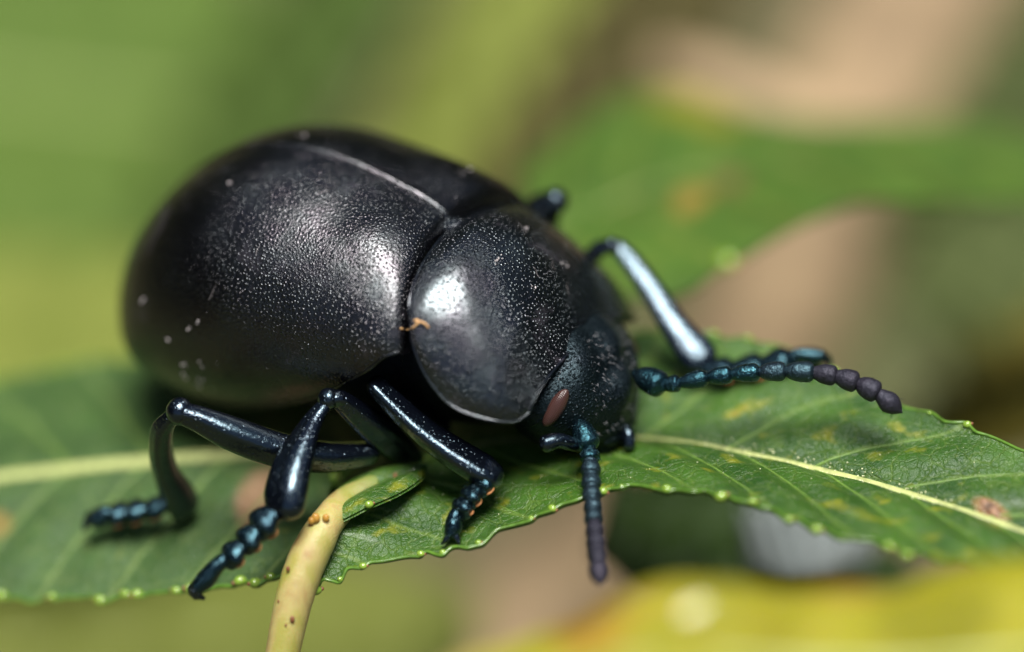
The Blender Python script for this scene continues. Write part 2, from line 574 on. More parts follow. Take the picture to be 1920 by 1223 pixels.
# ------------------------------------------------------------------ leaf builder
def tooth_phase(s, nt_, side):
    return s * nt_ + 0.42 * np.sin(s * 23 + side) + 0.30 * np.sin(s * 61 + 2 * side) + 0.16 * np.sin(s * 97)


def tooth_size(k, side):
    h = np.sin(k * 12.9898 + side * 4.1) * 43758.5453
    return 0.35 + 1.0 * (h - np.floor(h))


def leaf_surface(near, mid, far, ns, nv, quilt=0.0, nveins=11, slant=0.16, teeth=None, cup=0.0, edge_roll=0.0, wave=0.0):
    """near / mid / far: rows (px,py,depth) -> world grid and sampler.  v: -1 near edge .. 0 midrib .. +1 far edge"""
    W = [np.array([P(*q) for q in c]) for c in (near, mid, far)]
    C = [cr(x, ns) for x in W]
    v = np.concatenate([-np.linspace(1, 0, nv, endpoint=False) ** 0.9, [0], np.linspace(0, 1, nv + 1)[1:] ** 0.9])
    s = np.linspace(0, 1, ns)
    g = np.zeros((ns, len(v), 3))
    for j, vv in enumerate(v):
        a = abs(vv)
        e = C[0] if vv < 0 else C[2]
        g[:, j] = C[1] * (1 - a) + e * a
    # provisional normals
    du = np.gradient(g, axis=0)
    dv = np.gradient(g, axis=1)
    n = np.cross(du, dv)
    n /= np.linalg.norm(n, axis=2)[..., None] + 1e-9
    if n[..., 2].mean() < 0:
        n = -n
    A = np.abs(v)[None, :]
    Sg = s[:, None]
    ph = (Sg - slant * A ** 0.85) * nveins
    fr = np.abs(ph - np.floor(ph) - 0.5) * 2            # 1 on a vein, 0 between
    h = quilt * (np.cos(fr * math.pi) * 0.5 + 0.5) * np.sin(np.clip(A, 0, 1) * math.pi) ** 0.7
    h = h + cup * np.sin(A * math.pi) + wave * np.exp(-((Sg - 0.33) / 0.08) ** 2) * np.sin(A * math.pi)
    h = h - 0.10 * quilt / max(quilt, 1e-6) * np.exp(-(A / 0.05) ** 2) * (quilt > 0)
    g = g + n * h[..., None]
    if teeth:
        nt_, amp = teeth
        for side, j0 in ((-1, 0), (1, len(v) - 1)):
            out = g[:, j0] - g[:, j0 + (1 if side < 0 else -1) * 3]
            out /= np.linalg.norm(out, axis=1)[:, None] + 1e-9
            x = tooth_phase(s, nt_, side)
            fx = x - np.floor(x)
            prof = np.where(fx < 0.78, (fx / 0.78) ** 1.1, ((1 - fx) / 0.22) ** 1.2)    # asymmetrical rounded teeth
            am = amp * tooth_size(np.floor(x), side)
            pa = np.convolve(np.pad(prof * am, 8, mode='edge'), np.hanning(9) / np.hanning(9).sum(), 'same')[8:-8]
            for k in range(6):
                j = j0 + (k if side < 0 else -k)
                g[:, j] += out * (pa * (1 - k / 6) ** 1.5)[:, None]
                g[:, j] += n[:, j] * (edge_roll * (1 - k / 6) ** 2)
            g[:, j0] += n[:, j0] * 0.0
    UV = np.stack([np.broadcast_to(Sg, (ns, len(v))), np.broadcast_to(v[None, :], (ns, len(v)))], -1)

    def at(ss, vv, lift=0.0):
        i = np.clip(ss, 0, 1) * (ns - 1)
        j = np.interp(vv, v, np.arange(len(v)))
        i0, j0 = int(min(i, ns - 2)), int(min(j, len(v) - 2))
        a, b_ = i - i0, j - j0
        p = (g[i0, j0] * (1 - a) * (1 - b_) + g[i0 + 1, j0] * a * (1 - b_) + g[i0, j0 + 1] * (1 - a) * b_ + g[i0 + 1, j0 + 1] * a * b_)
        return p + n[i0, j0] * lift
    return g, UV, n, at


def tooth_tips(nt_, side):
    s = np.linspace(0, 1, 4000)
    x = tooth_phase(s, nt_, side)
    fx = x - np.floor(x)
    i = np.where((fx[:-1] < 0.76) & (fx[1:] >= 0.76))[0]
    return s[i]


def make_blade(name, g, UV, n, material, thick=0.10):
    """two-sided blade with real thickness"""
    mb = MB()
    a, b_ = g.shape[:2]
    taper = np.ones(b_)
    low = g - n * thick
    mb.grid(g, UV)
    mb.grid(low, UV, flip=True)
    # rims, doubled as quads between the sheets
    k = a * b_
    f = []
    for i in range(a - 1):
        f += [(i * b_, (i + 1) * b_, k + (i + 1) * b_, k + i * b_)]
        f += [((i + 1) * b_ + b_ - 1, i * b_ + b_ - 1, k + i * b_ + b_ - 1, k + (i + 1) * b_ + b_ - 1)]
    for j in range(b_ - 1):
        f += [(j + 1, j, k + j, k + j + 1), ((a - 1) * b_ + j, (a - 1) * b_ + j + 1, k + (a - 1) * b_ + j + 1, k + (a - 1) * b_ + j)]
    mb.f += f
    return mb.build(name, material)


def side_veins(parent, at, k0, k1, nveins, slant, r, lift, mat, sides=(-1, 1), s_end=1.0):
    for sd in sides:
        for k in range(k0, k1):
            s0 = k / nveins
            rows = []
            for q in np.linspace(0.015, 0.90, 12):
                ss = s0 + slant * q ** 0.85
                if ss > s_end:
                    break
                rows.append((*at(ss, sd * q, lift), r * (1.0 - 0.75 * q)))
            if len(rows) > 4:
                mb = MB().tube(rows, n=6, steps=28)
                mb.build('side_vein', mat, parent)


# ------------------------------------------------------------------ the setting: ground with a bank of plants behind
GZ = -62.0


def ground_height(x, y):
    b = 1 / (1 + np.exp(-(y - 420.0) / 60.0))
    return GZ + 220.0 * b + 3.0 * np.sin(x * 0.031 + 1.0) * np.cos(y * 0.027) + 1.2 * np.sin(x * 0.11 + y * 0.07)


ax = np.sinh(np.linspace(-6.5, 6.5, 130)) / math.sinh(6.5) * 30000
ay = np.sinh(np.linspace(-6.5, 6.5, 150)) / math.sinh(6.5) * 30000 + 100
X, Y = np.meshgrid(ax, ay, indexing='ij')
G = np.stack([X, Y, ground_height(X, Y)], -1)
m, nt, b = new_mat('meadow_soil')
tc = N(nt, "ShaderNodeTexCoord")
n1 = N(nt, "ShaderNodeTexNoise", i_Scale=0.020, i_Detail=4.0, i_Roughness=0.55)
L(nt, tc.outputs["Object"], n1.inputs["Vector"])
n2 = N(nt, "ShaderNodeTexNoise", i_Scale=0.25, i_Detail=5.0, i_Roughness=0.7)
L(nt, tc.outputs["Object"], n2.inputs["Vector"])
c = ramp(nt, n1.outputs["Fac"], [(0.30, (0.045, 0.065, 0.016)), (0.45, (0.09, 0.12, 0.028)), (0.60, (0.13, 0.105, 0.048)), (0.75, (0.07, 0.09, 0.025))])  # tones darkened overall to carry the shade of surrounding plants
L(nt, mixc(nt, n2.outputs["Fac"], c.outputs[0], (0.05, 0.04, 0.02)), b.inputs["Base Color"])
b.inputs["Roughness"].default_value = 0.9
bp = N(nt, "ShaderNodeBump", i_Strength=0.8, i_Distance=3.0)
L(nt, n2.outputs["Fac"], bp.inputs["Height"])
L(nt, bp.outputs[0], b.inputs["Normal"])
ground = MB().grid(G).build('ground', m)
ground["kind"] = "structure"

# thicket on the bank: a mass of leaves nobody could count
mb = MB()
hm = leaf_mat('thicket_leaf', (0.030, 0.050, 0.012), (0.065, 0.100, 0.022), (0.12, 0.15, 0.04), spot_amt=0.0, transl=0.25, sheen=0.3)
NTH = 16000
an_ = rng.uniform(-2.25, 2.25, NTH)
rr_ = 340 + rng.random(NTH) ** 1.3 * 260
xs, ys = rr_ * np.sin(an_), rr_ * np.cos(an_)
zs = ground_height(xs, ys) + rng.random(NTH) ** 0.8 * (300 + 80 * np.sin(xs * 0.012) + 50 * np.sin(xs * 0.04))
for i in range(NTH):
    c0 = np.array([xs[i], ys[i], zs[i]])
    a = rng.normal(size=3)
    a[2] -= 0.6
    a /= np.linalg.norm(a)
    s_ = np.cross(a, rng.normal(size=3))
    s_ /= np.linalg.norm(s_)
    nn = np.cross(a, s_)
    ln, wd = rng.uniform(16, 30), rng.uniform(5, 9)
    mb.add([c0 - a * ln, c0 + s_ * wd + nn * 2, c0 + a * ln, c0 - s_ * wd + nn * 2, c0 - nn * 1.0],
           [(0, 1, 4), (1, 2, 4), (2, 3, 4), (3, 0, 4)])
thicket = mb.build('thicket', hm)
thicket["kind"] = "stuff"
thicket["label"] = "dark green thicket of leaves on the bank behind everything"
thicket["category"] = "thicket"

def margin(parent, g, r):
    for j in (0, -1):
        MB().tube([(*p_, r) for p_ in g[::2, j]], n=8, steps=len(g)).build('leaf_margin', M['margin'], parent)


# ------------------------------------------------------------------ the leaf the beetle stands on
NV, SL, TEETH = 11, 0.16, 21
near = [(578, 1098, -10), (660, 1066, -20), (780, 1042, -28), (880, 1012, -35), (980, 985, -40), (1060, 948, -45), (1190, 915, -60), (1300, 922, -100),
        (1450, 962, -170), (1560, 1002, -215), (1700, 1032, -260), (1850, 1064, -300), (2000, 1110, -330), (2160, 1160, -345), (2300, 1215, -340)]
mid = [(598, 985, 5), (660, 925, 60), (800, 855, 150), (950, 818, 225), (1180, 816, 205), (1290, 826, 150), (1400, 846, 98), (1600, 892, 5),
       (1750, 936, -70), (1900, 987, -140), (2050, 1052, -210), (2180, 1120, -270), (2310, 1210, -335)]
far = [(612, 975, 30), (650, 880, 230), (800, 760, 470), (1000, 685, 460), (1200, 642, 390), (1350, 642, 310), (1440, 656, 270), (1560, 706, 200),
       (1690, 772, 115), (1790, 803, 55), (1900, 846, -5), (2050, 935, -120), (2200, 1060, -240), (2320, 1205, -330)]
g, UV, n, at1 = leaf_surface(near, mid, far, 620, 60, quilt=0.13, nveins=NV, slant=SL, teeth=(TEETH, 0.34), edge_roll=0.10)
best = min(((np.linalg.norm(at1(a, c_) - P(1862, 950, -112)), a, c_) for a in np.linspace(0.6, 0.95, 80) for c_ in np.linspace(-0.1, 0.3, 30)))
M['leaf'] = leaf_mat('fresh_leaf', (0.020, 0.074, 0.008), (0.066, 0.165, 0.018), (0.20, 0.30, 0.06), spots=(0.30, 0.31, 0.02), spot_amt=0.85,
                     nveins=NV, slant=SL, rough=0.30, transl=0.26, sheen=0.65, wax=0.15,
                     blotch=[(best[1], best[2] - 0.02, 0.022, 0.13, (0.34, 0.19, 0.07), 0.85), (best[1], best[2] - 0.02, 0.012, 0.07, (0.24, 0.11, 0.06), 0.9)])
leaf1 = make_blade('leaf', g, UV, n, M['leaf'], 0.10)
tag(leaf1, "glossy green serrated leaf with yellow flecks that the black beetle stands on", "leaf")
N1 = n
# midrib
rows = []
for s_ in np.linspace(0.0, 0.995, 40):
    rows.append((*at1(s_, 0.0, -0.02), 0.075 + 0.11 * max(0, s_ - 0.2) ** 0.8 + 0.14 * max(0, 0.14 - s_) / 0.14))
MB().tube(rows, n=12, steps=160, flat=0.8).build('midrib', M['vein'], leaf1)
side_veins(leaf1, at1, 1, 10, NV, SL, 0.030, -0.004, M['fine_vein'])
margin(leaf1, g, 0.042)


def gland_mesh(name, r):
    mb = MB().ball((0, 0, 0), [(r * 1.25, 0, 0), (0, r, 0), (0, 0, r)], 14, 9)
    k = len(mb.f)
    mb.ball((r * 1.25, r * 0.1, 0), [(r * 0.42, 0, 0), (0, r * 0.42, 0), (0, 0, r * 0.42)], 10, 7)
    me = mb.mesh(name)
    me.materials.append(M['gland'])
    me.materials.append(M['gland_tip'])
    for i, p_ in enumerate(me.polygons):
        p_.material_index = 1 if i >= k else 0
    return me


GL = gland_mesh('gland', 0.115)
for side in (-1, 1):
    for s_ in tooth_tips(TEETH, side):
        if s_ < 0.01 or s_ > 0.97:
            continue
        p_ = at1(s_, side * 0.992, 0.03)
        copy_at(GL, 'gland', leaf1, p_, rng.uniform(0.35, 1.15), (rng.uniform(-.3, .3), rng.uniform(-.3, .3), rng.uniform(-0.7, 0.4)))
# small folded lobe at the leaf base
lobe = [[(612, 985, -8), (640, 975, -18), (690, 950, -20), (745, 926, 0), (783, 902, 40), (800, 884, 78)],
        [(600, 972, 10), (640, 945, 40), (690, 915, 70), (740, 897, 75), (778, 888, 80), (801, 882, 82)],
        [(600, 960, 40), (640, 910, 90), (700, 880, 120), (750, 874, 122), (782, 876, 105), (802, 881, 86)]]
gl_, UVl, nl, _ = leaf_surface(*lobe, 60, 10, quilt=0.0, teeth=None, cup=0.15)
lb = MB()
lb.grid(gl_, UVl)
lb.grid(gl_ - nl * 0.08, UVl, flip=True)
lb.build('basal_lobe', M['leaf'], leaf1)
copy_at(GL, 'gland', leaf1, P(692, 946, -22), 0.8, (0, 0, 0.4))
# petiole and its two orange glands
pet = [(664, 918, 62, 12), (640, 942, 26, 24), (617, 970, -8, 34), (597, 1008, -24, 40), (572, 1060, -30, 42), (550, 1130, -32, 40), (530, 1225, -25, 37), (512, 1330, -5, 38), (498, 1480, 40, 42)]
pet = [(612, 982, -10, 36)] + pet[3:]
pet = [(a, b_, c_, r * 0.88) for a, b_, c_, r in pet]
petw = [(*at1(q, 0.0, -0.15 * r / S), r / S) for q, r in ((0.16, 6), (0.13, 12), (0.10, 18), (0.07, 24), (0.04, 30))] + [(*P(a, b_, c_), r / S) for a, b_, c_, r in pet]
petiole = MB().tube(petw, n=28, steps=90, bump=0.02).build('petiole', M['petiole'], leaf1)
OG = MB().ball((0, 0, 0), [(0.16, 0, 0), (0, 0.16, 0), (0, 0, 0.2)], 14, 10).mesh('orange_gland')
OG.materials.append(M['gland_orange'])
for (a, b_, c_, k) in ((584, 977, -52, 0.5), (592, 972, -50, 0.65), (611, 972, -48, 0.55)):
    copy_at(OG, 'orange_gland', leaf1, P(a, b_, c_), k)
PB = MB().ball((0, 0, 0), [(0.055, 0, 0), (0, 0.055, 0), (0, 0, 0.09)], 10, 8).mesh('wart')
PB.materials.append(M['gland_tip'])
for (a, b_, c_, k) in ((540, 1067, -64, 0.9), (548, 1162, -66, 1.1), (536, 1173, -65, 0.5), (522, 1128, -56, 0.5)):
    copy_at(PB, 'wart', leaf1, P(a, b_, c_), k)
# pale grains along the midrib and the brown gall by it
mb = MB()
for i in range(300):
    s_ = 0.42 + 0.40 * rng.random() ** 0.8
    v_ = rng.normal() * 0.045 + (0.012 if rng.random() < 0.5 else -0.012)
    r = rng.uniform(0.008, 0.024)
    mb.ball(at1(s_, v_, r * 0.6), [(r, 0, 0), (0, r, 0), (0, 0, r)], 6, 5)
for i in range(120):
    s_ = rng.uniform(0.12, 0.8)
    v_ = rng.uniform(-0.9, 0.9)
    r = rng.uniform(0.008, 0.018)
    mb.ball(at1(s_, v_, r * 0.6), [(r, 0, 0), (0, r, 0), (0, 0, r)], 5, 4)
gr = mb.build('pale_grain', M['pollen'], leaf1)
gr["kind"] = "stuff"
gp0, gx = at1(best[1], best[2], 0.0), at1(best[1] + 0.01, best[2], 0.0)
tx = (gx - gp0) / np.linalg.norm(gx - gp0)
ty = at1(best[1], best[2] + 0.04, 0.0) - gp0
ty = ty / np.linalg.norm(ty)
tz = np.cross(tx, ty)
mb = MB()
for (a, c_, ra, rb, rc) in ((0, 0, 0.20, 0.15, 0.05), (-0.16, 0.05, 0.16, 0.12, 0.045), (0.12, -0.08, 0.14, 0.11, 0.04)):
    mb.ball(gp0 + tx * a + ty * c_, [tx * ra, ty * rb, tz * rc], 18, 10)
mb.build('gall', M['gall'], leaf1)

# ------------------------------------------------------------------ the leaf behind it, under the hind leg
near2 = [(660, 1010, 40), (600, 1055, 45), (540, 1078, 60), (480, 1092, 85), (400, 1104, 120), (300, 1113, 165), (150, 1120, 220), (0, 1110, 275), (-180, 1092, 330), (-420, 1060, 380), (-620, 1020, 400)]
mid2 = [(700, 930, 190), (640, 870, 280), (560, 848, 300), (450, 846, 325), (300, 858, 360), (150, 872, 400), (0, 890, 440), (-150, 912, 470), (-300, 938, 480), (-450, 972, 470), (-640, 1022, 410)]
far2 = [(720, 900, 260), (690, 800, 480), (600, 740, 600), (500, 702, 660), (400, 684, 700), (240, 682, 740), (100, 700, 770), (-50, 735, 790), (-250, 800, 780), (-450, 890, 700), (-650, 1015, 430)]
M['leaf2'] = leaf_mat('fresh_leaf_muted', (0.034, 0.085, 0.020), (0.070, 0.150, 0.036), (0.24, 0.32, 0.10), spots=(0.30, 0.32, 0.05), spot_amt=0.15,  # less saturated greens than the main leaf
                      nveins=9, slant=0.14, rough=0.42, transl=0.28, sheen=0.5,
                      blotch=[(0.165, -0.38, 0.045, 0.30, (0.34, 0.20, 0.11), 0.9), (0.545, -0.45, 0.03, 0.14, (0.32, 0.22, 0.05), 0.7)])
g, UV, n, at2 = leaf_surface(near2, mid2, far2, 320, 36, quilt=0.15, nveins=9, slant=0.14, teeth=(22, 0.26), edge_roll=0.08)
leaf2 = make_blade('leaf', g, UV, n, M['leaf2'], 0.10)
tag(leaf2, "soft-focus green leaf with pale midrib under the beetle's hind foot, beyond the yellow stalk", "leaf")
rows = [(*at2(s_, 0.0, -0.06), 0.28 * (1 - 0.3 * s_)) for s_ in np.linspace(0.04, 0.99, 30)]
MB().tube(rows, n=12, steps=90, flat=0.8).build('midrib', M['vein'], leaf2)
side_veins(leaf2, at2, 1, 8, 9, 0.14, 0.04, -0.01, M['fine_vein'])
margin(leaf2, g, 0.05)
for side in (-1, 1):
    for s_ in tooth_tips(22, side):
        if 0.02 < s_ < 0.75:
            copy_at(GL, 'gland', leaf2, at2(s_, side * 0.99, 0.03), rng.uniform(0.8, 1.2), (rng.uniform(-.3, .3), rng.uniform(-.3, .3), rng.uniform(2.4, 3.6)))

# ------------------------------------------------------------------ second plant level: the leaf at the upper right
near3 = [(1010, 520, 560), (1130, 545, 500), (1250, 545, 470), (1330, 512, 480), (1450, 440, 540), (1600, 372, 640), (1760, 372, 720), (1920, 372, 800), (2120, 400, 880), (2300, 440, 900)]
mid3 = [(990, 400, 760), (1080, 400, 780), (1200, 350, 840), (1320, 318, 900), (1450, 300, 960), (1600, 290, 1000), (1760, 290, 1040), (1920, 310, 1060), (2100, 350, 1040), (2310, 435, 930)]
far3 = [(970, 330, 940), (1060, 250, 1080), (1160, 185, 1180), (1280, 165, 1240), (1400, 205, 1260), (1540, 225, 1260), (1700, 225, 1260), (1880, 240, 1240), (2100, 300, 1180), (2320, 430, 960)]
near3, mid3, far3 = ([(a, b_, c_ * 1.25) for a, b_, c_ in q] for q in (near3, mid3, far3))
M['leaf3'] = leaf_mat('mid_green_leaf', (0.050, 0.120, 0.016), (0.095, 0.200, 0.026), (0.26, 0.30, 0.06), spots=(0.36, 0.34, 0.03), spot_amt=0.25, nveins=8, slant=0.12,
                      rough=0.5, transl=0.35, sheen=0.35,
                      blotch=[(0.23, -0.35, 0.035, 0.16, (0.36, 0.24, 0.05), 0.9), (0.29, -0.22, 0.03, 0.14, (0.20, 0.11, 0.05), 0.8), (0.30, 0.72, 0.07, 0.3, (0.34, 0.30, 0.03), 0.8)])
g, UV, n, at3 = leaf_surface(near3, mid3, far3, 200, 24, quilt=0.3, nveins=8, slant=0.12, teeth=(20, 0.3))
leaf3 = make_blade('leaf', g, UV, n, M['leaf3'], 0.14)
tag(leaf3, "blurred bright green leaf with brown spots hanging behind the beetle's head", "leaf")
MB().tube([(*at3(s_, 0.0, -0.04), 0.07 * (1 - 0.4 * s_)) for s_ in np.linspace(0.02, 0.98, 24)], n=10, steps=70).build('midrib', M['vein'], leaf3)
GL3 = gland_mesh('gland', 0.22)
for s_ in tooth_tips(20, -1):
    if 0.22 < s_ < 0.31:
        copy_at(GL3, 'gland', leaf3, at3(s_, -0.99, 0.03), rng.uniform(0.7, 1.2), (0, 0, rng.uniform(-0.6, 0.4)))

# ------------------------------------------------------------------ yellow leaf in front
K4 = 1.35
near4 = [(a, b_ + 40, c_ * K4) for a, b_, c_ in [(820, 1330, -700), (960, 1330, -740), (1120, 1340, -780), (1300, 1360, -800), (1500, 1380, -800), (1700, 1380, -790), (1900, 1360, -760), (2100, 1330, -720), (2300, 1290, -680)]]
mid4 = [(a, b_ + 45, c_ * K4) for a, b_, c_ in [(830, 1290, -640), (960, 1240, -650), (1120, 1205, -670), (1300, 1190, -680), (1500, 1200, -680), (1700, 1200, -670), (1900, 1180, -650), (2100, 1160, -630), (2310, 1200, -640)]]
far4 = [(a, b_ + 22, c_ * K4) for a, b_, c_ in [(840, 1255, -600), (960, 1235, -590), (1080, 1205, -580), (1180, 1125, -560), (1280, 1080, -550), (1400, 1096, -540), (1550, 1085, -530), (1700, 1080, -520), (1800, 1038, -510), (1950, 1022, -510), (2120, 1045, -530), (2320, 1150, -600)]]
M['leaf4'] = leaf_mat('yellowing_leaf', (0.30, 0.29, 0.008), (0.42, 0.40, 0.015), (0.60, 0.50, 0.10), spots=(0.50, 0.26, 0.04), spot_amt=0.5, rust=(0.42, 0.17, 0.03), nveins=9, slant=0.14,
                      rough=0.30, transl=0.35, sheen=0.3, wax=0.0, glint_coat=(0.335, 0.36, 0.045, 0.22),  # glossier patch added to place the glint
                      blotch=[(0.20, 0.5, 0.06, 0.7, (0.42, 0.21, 0.02), 0.8), (0.80, -0.5, 0.06, 0.5, (0.44, 0.20, 0.03), 0.95), (0.50, 0.75, 0.08, 0.25, (0.46, 0.27, 0.05), 0.9), (0.62, 0.25, 0.10, 0.28, (0.26, 0.25, 0.008), 0.9), (0.80, 0.35, 0.05, 0.3, (0.40, 0.21, 0.03), 0.85), (0.42, 0.2, 0.05, 0.2, (0.30, 0.27, 0.008), 0.8)])
g, UV, n, at4 = leaf_surface(near4, mid4, far4, 160, 20, quilt=0.10, nveins=9, slant=0.14, teeth=(16, 0.1), cup=0.65, wave=0.25)
leaf4 = make_blade('leaf', g, UV, n, M['leaf4'], 0.14)
tag(leaf4, "blurred yellow and orange leaf below the tip of the green leaf", "leaf")
MB().tube([(*at4(s_, 0.0, -0.02), 0.28 * (1 - 0.4 * s_)) for s_ in np.linspace(0.02, 0.98, 24)], n=10, steps=70).build('midrib', M['vein'], leaf4)

# ------------------------------------------------------------------ background
def bg_leaf(near, mid, far, mat, label, quilt=0.6, nv=8, width=0.5):
    g, UV, n, at = leaf_surface(near, mid, far, 90, 14, quilt=quilt, nveins=nv, slant=0.12, teeth=(14, 0.5), cup=0.6)
    o = make_blade('leaf', g, UV, n, mat, 0.25)
    tag(o, label, "leaf")
    MB().tube([(*at(s_, 0.0, -0.05), width * (1 - 0.4 * s_)) for s_ in np.linspace(0.02, 0.98, 20)], n=8, steps=50).build('midrib', M['vein'], o)
    return o


def strip(pts, wid, dd):
    """three curves either side of a centre line: rows (px,py,depth), half width px, depth tilt"""
    p = np.array(pts, float)
    t = np.gradient(p[:, :2], axis=0)
    t /= np.linalg.norm(t, axis=1)[:, None]
    nrm = np.stack([-t[:, 1], t[:, 0]], -1)
    if nrm[:, 1].mean() < 0:
        nrm = -nrm
    dd = -dd                                   # the lower edge hangs nearer
    k = len(p)
    prof = np.sin(np.clip(np.linspace(0.04, 0.985, k), 0, 1) * math.pi) ** 0.55
    a, c = p.copy(), p.copy()
    a[:, :2] -= nrm * wid * prof[:, None]
    a[:, 2] -= dd * prof
    c[:, :2] += nrm * wid * prof[:, None]
    c[:, 2] += dd * prof
    return a.tolist(), p.tolist(), c.tolist()


M['lime'] = leaf_mat('lime_leaf', (0.16, 0.21, 0.030), (0.30, 0.34, 0.070), (0.4, 0.42, 0.14), spot_amt=0.0, transl=0.4, sheen=0.25, rough=0.55)
M['green'] = leaf_mat('green_leaf', (0.080, 0.150, 0.022), (0.13, 0.215, 0.035), (0.25, 0.32, 0.10), spot_amt=0.0, transl=0.35, sheen=0.25, rough=0.55)
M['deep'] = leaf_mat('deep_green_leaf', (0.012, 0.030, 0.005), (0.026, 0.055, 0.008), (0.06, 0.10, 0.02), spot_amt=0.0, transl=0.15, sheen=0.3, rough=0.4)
M['olive'] = leaf_mat('olive_leaf', (0.20, 0.17, 0.02), (0.30, 0.24, 0.035), (0.36, 0.32, 0.1), spot_amt=0.0, transl=0.35, sheen=0.25, rough=0.55)
M['lime2'] = leaf_mat('olive_lime_leaf', (0.13, 0.16, 0.025), (0.20, 0.23, 0.045), (0.3, 0.32, 0.1), spot_amt=0.0, transl=0.35, sheen=0.25, rough=0.55)
M['sage'] = leaf_mat('sage_leaf', (0.055, 0.085, 0.022), (0.095, 0.125, 0.034), (0.2, 0.22, 0.1), spot_amt=0.0, transl=0.3, sheen=0.25, rough=0.55)
M['sky_glint'] = leaf_mat('sky_glint_patch', (0.26, 0.30, 0.30), (0.34, 0.38, 0.38), (0.4, 0.42, 0.4), spot_amt=0.0, transl=0.2, sheen=0.4, rough=0.4)  # pale blue-grey colour stands in for sky reflected off a leaf
M['brown'] = leaf_mat('brown_olive_strip', (0.055, 0.048, 0.014), (0.085, 0.072, 0.022), (0.12, 0.10, 0.04), spot_amt=0.0, transl=0.2, sheen=0.2, rough=0.6)
M['green_dark'] = leaf_mat('mossy_leaf', (0.050, 0.090, 0.014), (0.070, 0.120, 0.020), (0.12, 0.17, 0.05), spot_amt=0.0, transl=0.25, sheen=0.2, rough=0.6)
# blurred growth behind, each leaf where it hangs, plus a dark strip and a painted sky glint
bg_leaf(*strip([(-700, 60, 3900), (-300, 120, 3800), (50, 170, 3700), (350, 200, 3600), (600, 180, 3500)], 420, 500), M['green'],
        "broad blurred mid-green leaf filling the view behind the beetle's rear", width=0.2)
bg_leaf(*strip([(1180, -260, 2900), (1040, -60, 2850), (920, 120, 2800), (800, 330, 2800), (640, 560, 2800), (500, 760, 2800)], 150, 300), M['lime'],
        "blurred pale lime leaf slanting behind the top of the wing cases", width=0.2)
bg_leaf(*strip([(-500, 560, 2400), (-200, 590, 2350), (60, 610, 2300), (260, 600, 2300), (430, 570, 2300)], 130, 400), M['lime'],
        "blurred pale lime leaf just above the leaf under the hind foot", width=0.2)
bg_leaf(*strip([(-500, 1300, 2300), (-100, 1240, 2300), (300, 1210, 2300), (650, 1190, 2300), (900, 1170, 2300)], 200, 500), M['lime2'],
        "blurred olive-green leaf showing beneath the serrated edge and the yellow stalk", width=0.2)
bg_leaf(*strip([(1720, 620, 2800), (1800, 540, 2800), (1900, 500, 2800), (2050, 470, 2800), (2300, 440, 2800)], 170, 300), M['sage'],
        "blurred sage-green leaf behind the antenna tip", width=0.2)
bg_leaf(*strip([(1660, 420, 3100), (1740, 300, 3100), (1850, 180, 3100), (1980, 60, 3100), (2120, -80, 3100)], 120, 200), M['sage'],
        "blurred dull green leaf beside the upper part of the tan stem", width=0.2)
bg_leaf(*strip([(1720, 860, 1900), (1830, 780, 1900), (1930, 720, 1900), (2060, 660, 1900), (2300, 600, 1900)], 90, 250), M['olive'],
        "blurred golden olive leaf beyond the tip of the serrated leaf", width=0.2)
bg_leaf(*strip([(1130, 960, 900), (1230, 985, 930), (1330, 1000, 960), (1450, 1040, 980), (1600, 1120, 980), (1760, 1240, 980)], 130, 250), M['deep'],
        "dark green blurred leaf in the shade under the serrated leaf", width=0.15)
bg_leaf(*strip([(1400, 1030, 760), (1450, 1018, 770), (1510, 1012, 780), (1570, 1016, 790), (1640, 1034, 800)], 46, 100), M['sky_glint'],  # sky glint put in as a pale leaf-shaped patch
        "small blurred pale blue-grey sky glint painted as a leaf below the serrated leaf", width=0.08)
bg_leaf(*strip([(1420, -260, 2500), (1310, -100, 2500), (1200, 60, 2480), (1080, 230, 2450), (960, 420, 2450), (860, 600, 2450)], 120, 200), M['brown'],  # dark olive-brown strip filling the gap beside the stem
        "dark brownish olive blurred strip between the lime leaf and the tan stem", width=0.15)
bg_leaf(*strip([(800, -260, 3050), (690, -90, 3050), (560, 90, 3050), (420, 300, 3050), (260, 540, 3050)], 105, 250), M['green_dark'],
        "darker mossy green blurred leaf slanting down to the back of the wing cases", width=0.15)
# dry stem crossing the whole background
st = [(2050, -500, 3300, 190), (1830, -150, 3300, 180), (1670, 120, 3300, 170), (1530, 400, 3300, 165), (1370, 700, 3300, 160), (1170, 960, 3300, 150), (950, 1230, 3300, 145), (700, 1560, 3300, 145)]
stem = MB().tube([(*P(a, b_, c_), r / S * 1.41) for a, b_, c_, r in st], n=24, steps=80, bump=0.06).build('stem', M['bark'])
tag(stem, "thick pale tan dry stem slanting out of focus behind the leaves", "stem")
tw = [(1250, 130, 2300, 40), (1360, 170, 2250, 55), (1470, 215, 2200, 50), (1560, 230, 2200, 36)]
o = MB().tube([(*P(a, b_, c_), r / S * 1.28) for a, b_, c_, r in tw], n=16, steps=40, bump=0.06).build('dead_twig', M['bark'])
tag(o, "short pinkish tan dead twig blurred above the spotted leaf", "twig")

# ------------------------------------------------------------------ the beetle
FV = 0.883 * RIGHT - 0.256 * UPC - 0.394 * FWD       # towards its head
LV = 0.469 * RIGHT + 0.481 * UPC + 0.740 * FWD       # towards its left side
UV_ = 0.839 * UPC - 0.545 * FWD                      # towards its back
W0 = P(845, 402, 80)                                 # the scutellum


def B(f, l, u):
    f, l, u = np.broadcast_arrays(np.asarray(f, float), np.asarray(l, float), np.asarray(u, float))
    return W0 + (f[..., None] * FV + l[..., None] * LV + u[..., None] * UV_) / S


